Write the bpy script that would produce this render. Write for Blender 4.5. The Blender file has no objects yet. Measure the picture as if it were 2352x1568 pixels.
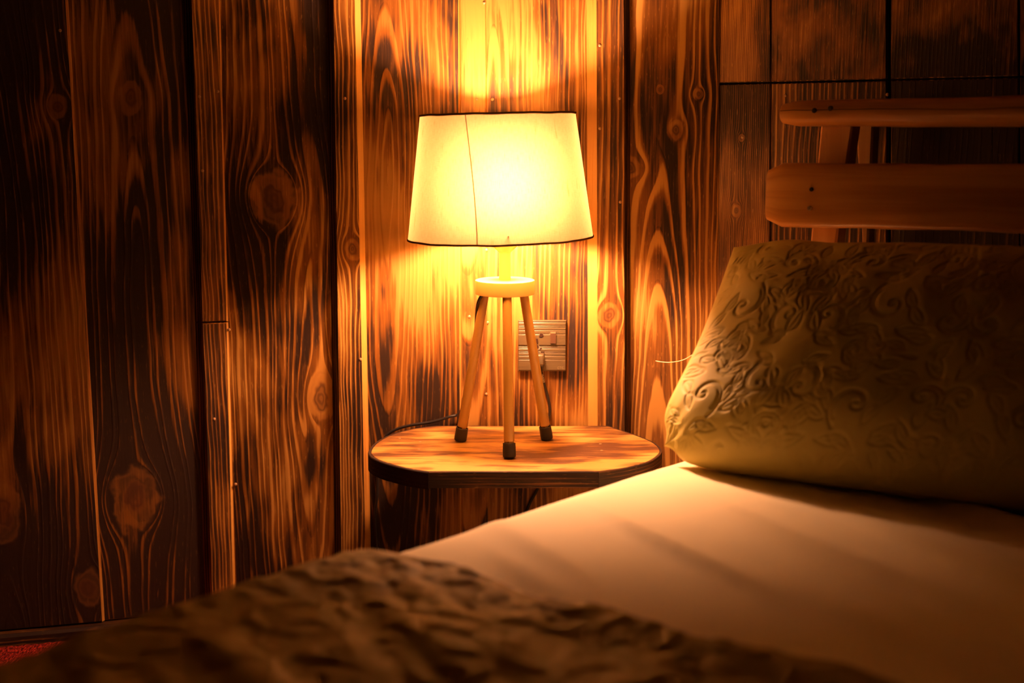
import bpy, bmesh, math, random
import numpy as np
from mathutils import Vector, Matrix, noise as mnoise

random.seed(7)
SC = bpy.context.scene
COL = SC.collection
PI = math.pi

# ------------------------------------------------------------------ camera
F = 2900.0
PITCH = math.radians(9.47)
CAMZ = 0.90
cam = bpy.data.cameras.new('camera')
camo = bpy.data.objects.new('camera', cam)
COL.objects.link(camo)
camo.location = (0, 0, CAMZ)
camo.rotation_euler = (PI/2 - PITCH, 0, 0)
cam.sensor_width = 36
cam.lens = F/2352*36
cam.clip_start = 0.02
cam.dof.use_dof = True
cam.dof.focus_distance = 2.06
cam.dof.aperture_fstop = 2.5
SC.camera = camo
vs = SC.view_settings
vs.view_transform = 'Standard'
try: vs.look = 'None'
except Exception: pass
vs.gamma = 1
vs.use_curve_mapping = False
vs.exposure = 0.0

def ray(px, py):
    x = (px-1176)/F; y = -(py-784)/F
    f = Vector((0, math.cos(PITCH), -math.sin(PITCH)))
    u = Vector((0, math.sin(PITCH), math.cos(PITCH)))
    return Vector((1, 0, 0))*x + u*y + f
def on_z(px, py, z):
    d = ray(px, py)
    t = (z-CAMZ)/d.z
    return Vector((0, 0, CAMZ)) + d*t
def on_y(px, py, y):
    d = ray(px, py)
    return Vector((0, 0, CAMZ)) + d*(y/d.y)

# ------------------------------------------------------------------ walls in plan
class Wall:
    def __init__(s, corner, d, n):
        s.c = Vector((corner[0], corner[1], 0)); s.d = Vector((d[0], d[1], 0)); s.n = Vector((n[0], n[1], 0))
    def pt(s, a, z, off=0.0):
        return s.c + s.d*a + s.n*off + Vector((0, 0, z))
    def hit(s, px, py, off=0.0):           # -> (along, z)
        d = ray(px, py); o = Vector((0, 0, CAMZ))
        t = ((s.c + s.n*off - o).dot(s.n))/d.dot(s.n)
        p = o + d*t
        return (p - s.c).dot(s.d), p.z
    def hitp(s, px, py, off=0.0):
        a, z = s.hit(px, py, off)
        return s.pt(a, z, off)
a14 = math.radians(14); a36 = math.radians(36)
WB = Wall((0, 2.2), (1, 0), (0, -1))
WL = Wall((-0.54, 2.2), (math.cos(a14), math.sin(a14)), (math.sin(a14), -math.cos(a14)))
WR = Wall((0.364, 2.2), (math.cos(a36), -math.sin(a36)), (-math.sin(a36), -math.cos(a36)))

# ------------------------------------------------------------------ object helpers
def link(o, parent=None):
    COL.objects.link(o)
    if parent is not None:
        o.parent = parent
        o.matrix_parent_inverse = parent_world(parent).inverted()
    return o
def parent_world(p):
    m = p.matrix_basis.copy()
    if p.parent is not None:
        m = parent_world(p.parent) @ p.matrix_parent_inverse @ m
    return m
def empty(name, loc, label, cat, group=None):
    o = bpy.data.objects.new(name, None); o.location = loc; COL.objects.link(o)
    o['label'] = label; o['category'] = cat
    if group: o['group'] = group
    return o
def tag(o, label, cat, group=None):
    o['label'] = label; o['category'] = cat
    if group: o['group'] = group
    return o
def shade_smooth(me, angle=None):
    me.polygons.foreach_set('use_smooth', [True]*len(me.polygons))
    if angle is not None:
        try: me.set_sharp_from_angle(angle=angle)
        except Exception: pass
def mesh_obj(name, verts, faces, mats, parent=None, smooth=True, angle=math.radians(40), uvs=None, midx=None):
    me = bpy.data.meshes.new(name)
    me.from_pydata([tuple(v) for v in verts], [], faces)
    if not isinstance(mats, (list, tuple)): mats = [mats]
    for m in mats: me.materials.append(m)
    if midx is not None: me.polygons.foreach_set('material_index', midx)
    if uvs is not None:                    # per-vertex uv
        l = me.uv_layers.new(name='UVMap')
        vi = np.empty(len(me.loops), dtype=np.int32); me.loops.foreach_get('vertex_index', vi)
        l.data.foreach_set('uv', np.asarray(uvs, dtype=np.float32)[vi].ravel())
    me.update()
    if smooth: shade_smooth(me, angle)
    o = bpy.data.objects.new(name, me)
    return link(o, parent)
def fix_normals(o):
    bm = bmesh.new(); bm.from_mesh(o.data)
    bmesh.ops.recalc_face_normals(bm, faces=bm.faces[:])
    bm.to_mesh(o.data); bm.free(); return o
def lathe(name, prof, mat, parent=None, seg=64, center=(0, 0, 0), closed=False, angle=math.radians(40), M=None):
    """prof: list of (r, z) top to bottom or reverse; r==0 ends become poles"""
    verts = []; faces = []; rings = []
    for r, z in prof:
        if r < 1e-6:
            rings.append([len(verts)]); verts.append(Vector((0, 0, z)))
        else:
            rings.append(list(range(len(verts), len(verts)+seg)))
            for i in range(seg):
                a = 2*PI*i/seg
                verts.append(Vector((r*math.cos(a), r*math.sin(a), z)))
    pairs = list(zip(rings[:-1], rings[1:]))
    if closed: pairs.append((rings[-1], rings[0]))
    for A, B in pairs:
        for i in range(seg):
            j = (i+1) % seg
            if len(A) == 1 and len(B) == 1: continue
            if len(A) == 1: faces.append((A[0], B[i], B[j]))
            elif len(B) == 1: faces.append((A[i], B[0], A[j]))
            else: faces.append((A[i], B[i], B[j], A[j]))
    M = M if M is not None else Matrix.Translation(center)
    verts = [M @ v for v in verts]
    return fix_normals(mesh_obj(name, verts, faces, mat, parent, angle=angle))
def loft(name, rings, mat, parent=None, cap=True, uv=None, angle=math.radians(50), closed=True):
    """rings: lists of equal length of Vectors"""
    n = len(rings[0]); verts = []; faces = []; uvs = []
    for k, r in enumerate(rings):
        verts += r
        if uv is not None: uvs += uv[k]
    m = n if closed else n-1
    for k in range(len(rings)-1):
        for i in range(m):
            j = (i+1) % n
            faces.append((k*n+i, k*n+j, (k+1)*n+j, (k+1)*n+i))
    if cap:
        faces.append(tuple(range(n))[::-1])
        b = (len(rings)-1)*n
        faces.append(tuple(range(b, b+n)))
    o = mesh_obj(name, verts, faces, mat, parent, angle=angle, uvs=uvs if uv is not None else None)
    return fix_normals(o)
def frame_along(t):
    t = t.normalized()
    a = Vector((0, 0, 1)) if abs(t.z) < 0.9 else Vector((1, 0, 0))
    x = t.cross(a).normalized(); y = x.cross(t).normalized()
    return x, y
def catmull(pts, per=8, closed=False):
    out = []; n = len(pts)
    rng = range(n) if closed else range(n-1)
    for i in rng:
        if closed:
            p0, p1, p2, p3 = pts[(i-1) % n], pts[i], pts[(i+1) % n], pts[(i+2) % n]
        else:
            p1, p2 = pts[i], pts[i+1]
            p0 = pts[i-1] if i > 0 else p1*2-p2
            p3 = pts[i+2] if i+2 < n else p2*2-p1
        for k in range(per):
            t = k/per
            out.append(0.5*((2*p1)+(p2-p0)*t+(2*p0-5*p1+4*p2-p3)*t*t+(3*p1-p0-3*p2+p3)*t**3))
    if not closed: out.append(pts[-1].copy())
    return out
def tube(name, pts, r, mat, parent=None, seg=10, closed=False):
    rings = []; n = len(pts)
    px = None
    for i, p in enumerate(pts):
        if closed: t = pts[(i+1) % n]-pts[i-1]
        else: t = pts[min(i+1, n-1)]-pts[max(i-1, 0)]
        t = t.normalized()
        if px is None: x, y = frame_along(t)
        else:
            x = (px - t*px.dot(t)).normalized(); y = t.cross(x)
        px = x
        rr = r(i/(n-1)) if callable(r) else r
        rings.append([p + (x*math.cos(2*PI*k/seg)+y*math.sin(2*PI*k/seg))*rr for k in range(seg)])
    if closed:
        rings.append(rings[0])
        return loft(name, rings, mat, parent, cap=False)
    return loft(name, rings, mat, parent)
def box(name, M, sx, sy, sz, mat, parent=None, bev=0.002, seg=2, uvscale=None):
    bm = bmesh.new()
    bmesh.ops.create_cube(bm, size=1)
    for v in bm.verts: v.co = Vector((v.co.x*sx, v.co.y*sy, v.co.z*sz))
    if bev > 0: bmesh.ops.bevel(bm, geom=bm.edges[:], offset=bev, segments=seg, profile=0.5, affect='EDGES')
    uvl = bm.loops.layers.uv.new('UVMap')
    for f in bm.faces:
        for l in f.loops:
            c = l.vert.co
            l[uvl].uv = (c.y + c.z, c.x) if sx >= sz else (c.x + c.y, c.z)
    bm.transform(M)
    me = bpy.data.meshes.new(name); bm.to_mesh(me); bm.free()
    me.materials.append(mat); shade_smooth(me, math.radians(35))
    return link(bpy.data.objects.new(name, me), parent)

def font_mesh(fo, parent):
    COL.objects.link(fo)
    dg = bpy.context.evaluated_depsgraph_get(); dg.update()
    me = bpy.data.meshes.new_from_object(fo.evaluated_get(dg))
    name = fo.name; M = fo.matrix_basis.copy()
    bpy.data.objects.remove(fo); me.name = name
    o = bpy.data.objects.new(name, me); o.matrix_basis = M
    return link(o, parent)

# ------------------------------------------------------------------ shader mini language
class NT:
    def __init__(s, name):
        s.mat = bpy.data.materials.new(name); s.mat.use_nodes = True
        s.t = s.mat.node_tree; s.t.nodes.clear()
        s.out = s.t.nodes.new('ShaderNodeOutputMaterial')
    def new(s, kind): return s.t.nodes.new(kind)
    def put(s, sock, v):
        if hasattr(v, 'is_output'): s.t.links.new(v, sock)
        else: sock.default_value = v
    def m(s, op, a, b=None, c=None, clamp=False):
        n = s.new('ShaderNodeMath'); n.operation = op; n.use_clamp = clamp
        s.put(n.inputs[0], a)
        if b is not None: s.put(n.inputs[1], b)
        if c is not None: s.put(n.inputs[2], c)
        return n.outputs[0]
    def add(s, a, b): return s.m('ADD', a, b)
    def sub(s, a, b): return s.m('SUBTRACT', a, b)
    def mul(s, a, b): return s.m('MULTIPLY', a, b)
    def div(s, a, b): return s.m('DIVIDE', a, b)
    def mad(s, a, b, c): return s.m('MULTIPLY_ADD', a, b, c)
    def smooth(s, x, lo, hi, to0=0.0, to1=1.0):
        n = s.new('ShaderNodeMapRange'); n.interpolation_type = 'SMOOTHSTEP'
        s.put(n.inputs['Value'], x); s.put(n.inputs['From Min'], lo); s.put(n.inputs['From Max'], hi)
        s.put(n.inputs['To Min'], to0); s.put(n.inputs['To Max'], to1)
        return n.outputs[0]
    def xyz(s, x, y, z=0.0):
        n = s.new('ShaderNodeCombineXYZ')
        for i, v in enumerate((x, y, z)): s.put(n.inputs[i], v)
        return n.outputs[0]
    def sep(s, v):
        n = s.new('ShaderNodeSeparateXYZ'); s.put(n.inputs[0], v); return n.outputs
    def noise(s, vec, scale=1.0, detail=2.0, rough=0.5, dist=0.0):
        n = s.new('ShaderNodeTexNoise'); s.put(n.inputs['Vector'], vec)
        n.inputs['Scale'].default_value = scale; n.inputs['Detail'].default_value = detail
        n.inputs['Roughness'].default_value = rough; n.inputs['Distortion'].default_value = dist
        return n.outputs[0]
    def mix(s, f, a, b):
        n = s.new('ShaderNodeMix'); n.data_type = 'RGBA'
        s.put(n.inputs[0], f); s.put(n.inputs[6], a if hasattr(a, 'is_output') else (*a, 1)); s.put(n.inputs[7], b if hasattr(b, 'is_output') else (*b, 1))
        return n.outputs[2]
    def uv(s):
        n = s.new('ShaderNodeTexCoord'); return n.outputs['UV']
    def objc(s):
        n = s.new('ShaderNodeTexCoord'); return n.outputs['Object']
    def bump(s, h, strength=0.4, dist=0.002):
        n = s.new('ShaderNodeBump'); s.put(n.inputs['Height'], h)
        n.inputs['Strength'].default_value = strength; n.inputs['Distance'].default_value = dist
        return n.outputs[0]
    def bsdf(s, col, rough=0.5, spec=0.5, normal=None, **kw):
        n = s.new('ShaderNodeBsdfPrincipled')
        s.put(n.inputs['Base Color'], col if hasattr(col, 'is_output') else (*col, 1))
        s.put(n.inputs['Roughness'], rough); s.put(n.inputs['Specular IOR Level'], spec)
        if normal is not None: s.put(n.inputs['Normal'], normal)
        for k, v in kw.items(): s.put(n.inputs[k.replace('_', ' ')], v)
        return n.outputs[0]
    def done(s, sh):
        s.t.links.new(sh, s.out.inputs[0]); return s.mat

LIGHT = (0.44, 0.238, 0.050); MID = (0.160, 0.060, 0.0070); DARK = (0.016, 0.0056, 0.0014)
DEEP = (0.29, 0.148, 0.028)
def burnt_wood(name, seed, spacing=0.009, uc=0.0, vc=0.9, d0=0.02, slope=0.05, dn=0.03, bias=0.0, knots=(),
               light=LIGHT, mid=MID, dark=DARK, wander=0.02, burn=1.0, bscale=6.0, rid=0.55, rough=0.46, spec=0.35, stretch=0.45, bumps=0.35, wob=0.5):
    n = NT(name)
    s = n.sep(n.uv()); u, v = s[0], s[1]
    so, to = seed*3.71, seed*1.93
    us = n.add(u, so); vs_ = n.add(v, to)
    w1 = n.sub(n.noise(n.xyz(n.mul(us, 4.0), n.mul(vs_, 1.1), seed), 1.0, 1.0), 0.5)
    w2 = n.sub(n.noise(n.xyz(n.mul(us, 16.0), n.mul(vs_, 7.0), seed+5), 1.0, 1.0), 0.5)
    uu = n.add(n.mad(w1, wander*2, u), n.mul(w2, wander*wob))
    kmask = None
    for (ku, kv, R, k) in knots:
        du = n.sub(u, ku); dv = n.div(n.sub(v, kv), k)
        r2 = n.add(n.mul(du, du), n.mul(dv, dv))
        uu = n.sub(uu, n.mul(du, n.div(R*R, n.m('MAXIMUM', r2, R*R))))
        r = n.div(n.m('SQRT', r2), R)
        rw = n.add(n.add(r, n.mul(w2, 0.8)), n.mul(n.sub(n.noise(n.xyz(n.mul(us, 45), n.mul(vs_, 32), seed+6), 1.0, 2.0), 0.5), 0.9))
        mk = n.smooth(rw, 1.0, 0.8)
        rings = n.mul(n.smooth(rw, 0.62, 0.36), n.mad(n.m('SINE', n.mul(rw, 22.0)), 0.16, 0.78))
        halo = n.mul(n.smooth(rw, 1.06, 0.86), n.mad(n.m('SINE', n.mul(rw, 17.0)), 0.18, 0.52))
        if kmask is None: kmask, kring, khalo = mk, rings, halo
        else:
            kmask = n.m('MAXIMUM', kmask, mk); kring = n.m('MAXIMUM', kring, rings); khalo = n.m('MAXIMUM', khalo, halo)
    d1 = n.sub(n.noise(n.xyz(n.mul(vs_, 1.6), seed*2.0, n.mul(us, 1.0)), 1.0, 1.0), 0.5)
    dd = n.add(n.mad(d1, dn*2, d0), n.mul(n.sub(v, vc), slope))
    x = n.sub(uu, uc)
    rho = n.m('SQRT', n.add(n.mul(x, x), n.mul(dd, dd)))
    jit = n.noise(n.xyz(n.mul(rho, 60.0), seed*1.3, n.mul(v, 0.6)), 1.0, 0.0)
    ph = n.add(n.div(rho, spacing), n.mul(jit, 1.6))
    f = n.m('FRACT', ph)
    ridge = n.mul(n.smooth(f, 0.45, 0.80), n.smooth(f, 0.99, 0.86))
    bn = n.noise(n.xyz(n.mul(us, bscale*1.5), n.mul(vs_, bscale*stretch), seed+2), 1.0, 3.0, 0.55, 0.3)
    bn2 = n.noise(n.xyz(n.mul(us, bscale*0.5), n.mul(vs_, bscale*0.3), seed+9), 1.0, 1.0)
    st = n.noise(n.xyz(n.mul(us, 260.0), n.mul(vs_, 11.0), seed+3), 1.0, 2.0)
    st2 = n.noise(n.xyz(n.mul(us, 520.0), n.mul(vs_, 60.0), seed+4), 1.0, 1.0)
    m_ = n.mad(n.sub(bn, 0.5), 2.6*burn, bias)
    m_ = n.add(m_, n.mul(n.sub(bn2, 0.5), 1.4*burn))
    m_ = n.add(m_, n.mul(n.sub(st, 0.5), 0.9))
    m_ = n.sub(m_, n.mul(ridge, rid))
    m_ = n.add(m_, n.mul(f, 0.10))
    if kmask is not None: m_ = n.sub(m_, n.mul(kmask, 0.25))
    g1 = n.smooth(m_, -0.42, 0.08)
    g2 = n.smooth(m_, 0.02, 0.52)
    lt = n.mix(n.smooth(bn2, 0.35, 0.65), light, tuple(c*k for c, k in zip(light, (0.86, 0.74, 0.6))))
    col = n.mix(g1, lt, mid)
    col = n.mix(g2, col, dark)
    fl = n.mul(n.smooth(st2, 0.66, 0.74), 0.55)
    col = n.mix(n.mul(fl, n.sub(1.0, n.mul(g2, 0.7))), col, light)
    if kmask is not None:
        col = n.mix(n.mul(khalo, 0.6), col, tuple(c*k for c, k in zip(light, (0.62, 0.5, 0.45))))
        col = n.mix(n.mul(kring, 0.85), col, (0.055, 0.016, 0.005))
    h = n.add(n.mul(ridge, 0.6), n.mul(st, 0.35))
    rg = n.mad(g2, 0.14, rough)
    return n.done(n.bsdf(col, rg, spec, n.bump(h, bumps, 0.0015)))

def pine(name, seed=0.0, col=(0.56, 0.29, 0.07), col2=(0.42, 0.19, 0.038), rough=0.30, scale=1.0, crack=False):
    n = NT(name)
    s = n.sep(n.uv()); u, v = s[0], s[1]
    a = n.noise(n.xyz(n.mul(u, 60*scale), n.mul(v, 3.0), seed), 1.0, 3.0)
    b = n.noise(n.xyz(n.mul(u, 260*scale), n.mul(v, 6.0), seed+3), 1.0, 2.0)
    k = n.noise(n.xyz(n.mul(u, 28), n.mul(v, 14), seed+7), 1.0, 1.0)
    f = n.add(n.smooth(a, 0.35, 0.7), n.mul(n.sub(b, 0.5), 0.5))
    c = n.mix(f, col, col2)
    c = n.mix(n.smooth(k, 0.74, 0.80), c, (0.07, 0.022, 0.007))
    if crack:
        w = n.noise(n.xyz(n.mul(v, 7), 0.3, seed), 1.0, 3.0)
        d = n.m('ABSOLUTE', n.sub(n.add(u, n.mul(n.sub(w, 0.5), 0.012)), crack))
        c = n.mix(n.smooth(d, 0.0011, 0.0003), c, (0.03, 0.01, 0.004))
    return n.done(n.bsdf(c, rough, 0.5, n.bump(b, 0.15, 0.001)))

def plain(name, col, rough=0.5, spec=0.5, var=0.0, vs3=40.0, **kw):
    n = NT(name)
    c = col
    if var > 0:
        t = n.noise(n.objc(), vs3, 3.0)
        c = n.mix(t, tuple(x*(1-var) for x in col), tuple(min(1, x*(1+var)) for x in col))
    return n.done(n.bsdf(c, rough, spec, **kw))

# ------------------------------------------------------------------ wall boards
class BoardMesh:
    def __init__(s): s.v = []; s.f = []; s.uv = []; s.mi = []; s.mats = []
    def mat(s, m):
        if m not in s.mats: s.mats.append(m)
        return s.mats.index(m)
    def face(s, pts, uvs, m):
        b = len(s.v); s.v += pts; s.uv += uvs; s.f.append(tuple(range(b, b+len(pts)))); s.mi.append(s.mat(m))
    def build(s, name):
        o = mesh_obj(name, s.v, s.f, s.mats, None, smooth=False, uvs=s.uv, midx=s.mi)
        o['kind'] = 'structure'
        return o
ZB, ZT = 0.034, 2.40
def edge_line(W, px0, px1, off):
    """an edge through (px0, y=0) and (px1, y=1400) of the picture, as along(z)"""
    a0, z0 = W.hit(px0, 0, off); a1, z1 = W.hit(px1, 1400, off)
    k = (a1-a0)/(z1-z0)
    return lambda z: a0 + k*(z-z0)
def board(B, W, L, R, front, mat, medge, cl=0.0015, cr=0.0015, base=-0.02, z0=ZB, z1=ZT, ml=None, mr=None, face_base=None):
    """one board: front face between edges L and R (px pairs) at offset front, side chamfers cl / cr down to face_base, then straight back to base"""
    ml = ml or medge; mr = mr or medge
    l = edge_line(W, L[0], L[1], front); r = edge_line(W, R[0], R[1], front)
    fb = front-0.0015 if face_base is None else face_base
    zc = 0.0015
    def P(a, z, o): return W.pt(a, z, o)
    def quad(a0, o0, a1, o1, m, za=z0, zb=z1, du=0.0):
        pts = [P(a0(za), za, o0), P(a1(za), za, o1), P(a1(zb), zb, o1), P(a0(zb), zb, o0)]
        uv = [(a0(za)+du, za), (a1(za)+du+abs(o1-o0), za), (a1(zb)+du+abs(o1-o0), zb), (a0(zb)+du, zb)]
        B.face(pts, uv, m)
    lz = lambda z: l(z)-cl
    rz = lambda z: r(z)+cr
    quad(l, front, r, front, mat, z0+zc, z1-zc)
    quad(lz, fb, l, front, ml)
    quad(r, front, rz, fb, mr)
    quad(lz, base, lz, fb, medge)
    quad(rz, fb, rz, base, medge)
    # ends
    for z, zz, s in ((z0, z0+zc, 0), (z1, z1-zc, 1)):
        pts = [P(l(zz), zz, front), P(r(zz), zz, front), P(rz(z), z, fb), P(lz(z), z, fb)]
        uv = [(l(zz), zz), (r(zz), zz), (rz(z), z), (lz(z), z)]
        if not s: pts.reverse(); uv.reverse()
        B.face(pts, uv, medge)
        pts = [P(lz(z), z, fb), P(rz(z), z, fb), P(rz(z), z, base), P(lz(z), z, base)]
        uv = [(l(z), z), (r(z), z), (r(z), z+.02), (l(z), z+.02)]
        if not s: pts.reverse(); uv.reverse()
        B.face(pts, uv, medge)

def K(W, px, py, R, k, off=0.0):
    a, z = W.hit(px, py, off); return (a, z, R, k)
def UC(W, px, py=600): return W.hit(px, py)[0]
def VC(W, px, py): return W.hit(px, py)[1]

EDGE = burnt_wood('scorched_pine_edge', 31, spacing=0.012, uc=5.0, bias=-0.50, burn=0.35, dn=0, slope=0)
EDGE_MID = burnt_wood('scorched_pine_edge_dim', 32, spacing=0.012, uc=5.0, bias=-0.12, burn=0.4, dn=0, slope=0, light=DEEP)
EDGE_DARK_SHADE = burnt_wood('scorched_pine_edge_dark_shade', 33, spacing=0.012, uc=5.0, bias=0.45, burn=0.5, dn=0, slope=0)  # dark right-wall joints; also shade painted on batten chamfers facing away from the lamp

# left wall
m_L0 = burnt_wood('scorched_pine_far_left', 1, 0.011, UC(WL, -20), VC(WL, 60, 500), 0.03, 0.05, 0.05, 0.62, [K(WL, 135, 245, .017, 1.3), K(WL, 205, 1345, .024, 1.6), K(WL, 10, 1170, .03, 2.2)], light=DEEP, burn=1.2)
m_L1 = burnt_wood('scorched_pine_left', 2, 0.013, UC(WL, 320), VC(WL, 320, 700), 0.02, 0.05, 0.05, 0.50, [K(WL, 312, 1145, .043, 1.35), K(WL, 300, 225, .02, 1.5)], bscale=5, light=DEEP, burn=1.2)
m_B1 = burnt_wood('scorched_pine_batten_left', 3, 0.0075, UC(WL, 300), VC(WL, 470, 300), 0.0, 0.03, 0.02, 0.18, rid=0.6)
BL = BoardMesh()
board(BL, WL, (-420, -390), (150, 233), 0.006, m_L0, EDGE_MID, cl=.002, cr=.004, face_base=0.0)
board(BL, WL, (156, 238), (470, 500), 0.0, m_L1, EDGE_MID, cl=.001, cr=.001)
board(BL, WL, (-900, -850), (-424, -394), 0.0, m_L1, EDGE)
board(BL, WL, (-1500, -1400), (-904, -854), 0.0, m_L0, EDGE)
zj = WL.hit(500, 740, .014)[1]
board(BL, WL, (440, 489), (502, 536), 0.014, m_B1, EDGE, ml=EDGE_DARK_SHADE, cl=.013, cr=.011, face_base=0.0, z0=zj+.001)  # left chamfer coloured dark as the unlit side
board(BL, WL, (440, 489), (502, 536), 0.0135, m_B1, EDGE, ml=EDGE_DARK_SHADE, cl=.013, cr=.011, face_base=0.0, z1=zj-.001)
wall_left = BL.build('wall_left')

# back wall
m_W1 = burnt_wood('scorched_pine_knotty', 4, 0.0105, UC(WB, 700), VC(WB, 700, 250), 0.012, 0.055, 0.03, 0.28,
                  [K(WB, 628, 455, .040, 1.35), K(WB, 738, 915, .024, 2.0)], bscale=7, burn=1.25)
m_B2 = burnt_wood('scorched_pine_batten_middle', 5, 0.006, UC(WB, 640), VC(WB, 800, 600), 0.0, 0.02, 0.01, 0.24, [K(WB, 812, 570, .015, 1.5)], rid=0.7)
m_W2 = burnt_wood('scorched_pine_arched', 6, 0.0095, UC(WB, 890), VC(WB, 905, 480), 0.0, 0.075, 0.03, 0.14, bscale=7.5, burn=1.25, light=(0.31, 0.16, 0.032))
m_C = burnt_wood('scorched_pine_centre_strip', 7, 0.013, UC(WB, 1085), VC(WB, 1085, 60), 0.0, 0.09, 0.02, 0.0, bscale=6, burn=.9, light=(0.38, 0.203, 0.044))
m_W3 = burnt_wood('scorched_pine_bright', 8, 0.0105, UC(WB, 1130), VC(WB, 1200, 500), 0.01, 0.03, 0.03, 0.10, bscale=6.5, burn=1.2, wander=.018, light=(0.38, 0.203, 0.044))
m_B3 = burnt_wood('scorched_pine_batten_right', 9, 0.012, UC(WB, 1330), VC(WB, 1400, 200), 0.0, 0.02, 0.02, 0.22, [K(WB, 1398, 722, .020, 1.3)], bscale=4, burn=.8)
m_W4 = burnt_wood('scorched_pine_eyed', 10, 0.0085, UC(WB, 1510), VC(WB, 1500, 1500), 0.01, 0.045, 0.02, 0.14,
                  [K(WB, 1553, 297, .014, 1.5), K(WB, 1516, 206, .007, 1.3), K(WB, 1604, 216, .009, 1.2), K(WB, 1445, 385, .024, 0.9)], bscale=5, burn=.8, rid=0.8)
BB = BoardMesh()
board(BB, WB, (500, 545), (760, 778), 0.0, m_W1, EDGE)
board(BB, WB, (764, 781), (1052, 1058), 0.0, m_W2, EDGE)
board(BB, WB, (1058, 1064), (1114, 1122), 0.001, m_C, EDGE, cl=.004, cr=.001, face_base=-.003)
board(BB, WB, (1117, 1125), (1404, 1404), 0.0, m_W3, EDGE)
board(BB, WB, (1406, 1406), (1650, 1648), 0.0, m_W4, EDGE)
board(BB, WB, (766, 786), (815, 842), 0.014, m_B2, EDGE, ml=EDGE_DARK_SHADE, cl=.014, cr=.008, face_base=0.0)
board(BB, WB, (1370, 1374), (1432, 1436), 0.014, m_B3, EDGE, mr=EDGE_DARK_SHADE, cl=.016, cr=.012, face_base=0.0)  # right chamfer gets the painted shade, left one faces the lamp
wall_back = BB.build('wall_back')

# right wall, upper and lower runs of boards
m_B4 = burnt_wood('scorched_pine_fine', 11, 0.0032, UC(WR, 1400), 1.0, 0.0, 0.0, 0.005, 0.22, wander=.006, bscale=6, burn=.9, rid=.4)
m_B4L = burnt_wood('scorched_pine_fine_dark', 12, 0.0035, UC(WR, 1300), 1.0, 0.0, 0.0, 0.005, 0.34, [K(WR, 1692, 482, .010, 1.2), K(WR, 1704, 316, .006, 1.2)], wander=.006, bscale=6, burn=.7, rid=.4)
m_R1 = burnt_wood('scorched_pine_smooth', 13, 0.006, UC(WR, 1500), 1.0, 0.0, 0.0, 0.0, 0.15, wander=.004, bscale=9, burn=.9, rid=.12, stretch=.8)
m_R1L = burnt_wood('scorched_pine_lined_shade', 14, 0.010, UC(WR, 1500), 1.0, 0.0, 0.0, 0.02, 0.50, bscale=4, burn=.6, rid=.55, wander=.02)  # char deepened to paint in shade behind the headboard
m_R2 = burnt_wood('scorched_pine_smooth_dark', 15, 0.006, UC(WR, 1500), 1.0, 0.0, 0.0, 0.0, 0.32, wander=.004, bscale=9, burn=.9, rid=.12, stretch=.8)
m_R2L = burnt_wood('scorched_pine_lined_deep_shade', 16, 0.011, UC(WR, 1500), 1.0, 0.0, 0.0, 0.02, 0.75, bscale=4, burn=.6, rid=.35, wander=.012)  # scorched boards, headboard shadow put into the colour
zr = WR.hit(1760, 190)[1]
BR = BoardMesh()
gap = .0012
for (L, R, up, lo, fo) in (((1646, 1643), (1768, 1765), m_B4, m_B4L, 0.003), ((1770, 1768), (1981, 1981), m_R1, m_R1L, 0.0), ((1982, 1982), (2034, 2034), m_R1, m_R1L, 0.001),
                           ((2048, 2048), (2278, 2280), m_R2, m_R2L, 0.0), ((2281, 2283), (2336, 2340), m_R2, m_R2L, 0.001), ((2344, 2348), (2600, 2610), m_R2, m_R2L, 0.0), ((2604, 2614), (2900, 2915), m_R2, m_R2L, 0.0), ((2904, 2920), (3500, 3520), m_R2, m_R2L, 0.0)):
    board(BR, WR, L, R, fo, up, EDGE_DARK_SHADE, z0=zr+gap, cl=.001, cr=.001, face_base=fo-.001)
    board(BR, WR, L, R, fo-.0008, lo, EDGE_DARK_SHADE, z1=zr-gap, cl=.001, cr=.001, face_base=fo-.0018)
wall_right = BR.build('wall_right')
# backing behind the boards
backm = plain('dark_backing', (0.02, 0.007, 0.003), 0.8)
def backing(Wb, W, a0, a1):
    pts = []
    for o in (-.02, -.06):
        for (a, z) in ((a0, 0), (a1, 0), (a1, 2.4), (a0, 2.4)): pts.append(W.pt(a, z, o))
    return pts
for W, a0, a1, wo in ((WL, -1.25, 0.0, wall_left), (WB, -0.54, 0.375, wall_back), (WR, -0.01, 1.75, wall_right)):
    v = backing(None, W, a0, a1)
    b = mesh_obj('backing_panel', v, [(0, 1, 2, 3), (4, 7, 6, 5), (0, 4, 5, 1), (1, 5, 6, 2), (2, 6, 7, 3), (3, 7, 4, 0)], backm, wo, smooth=False)

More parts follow.
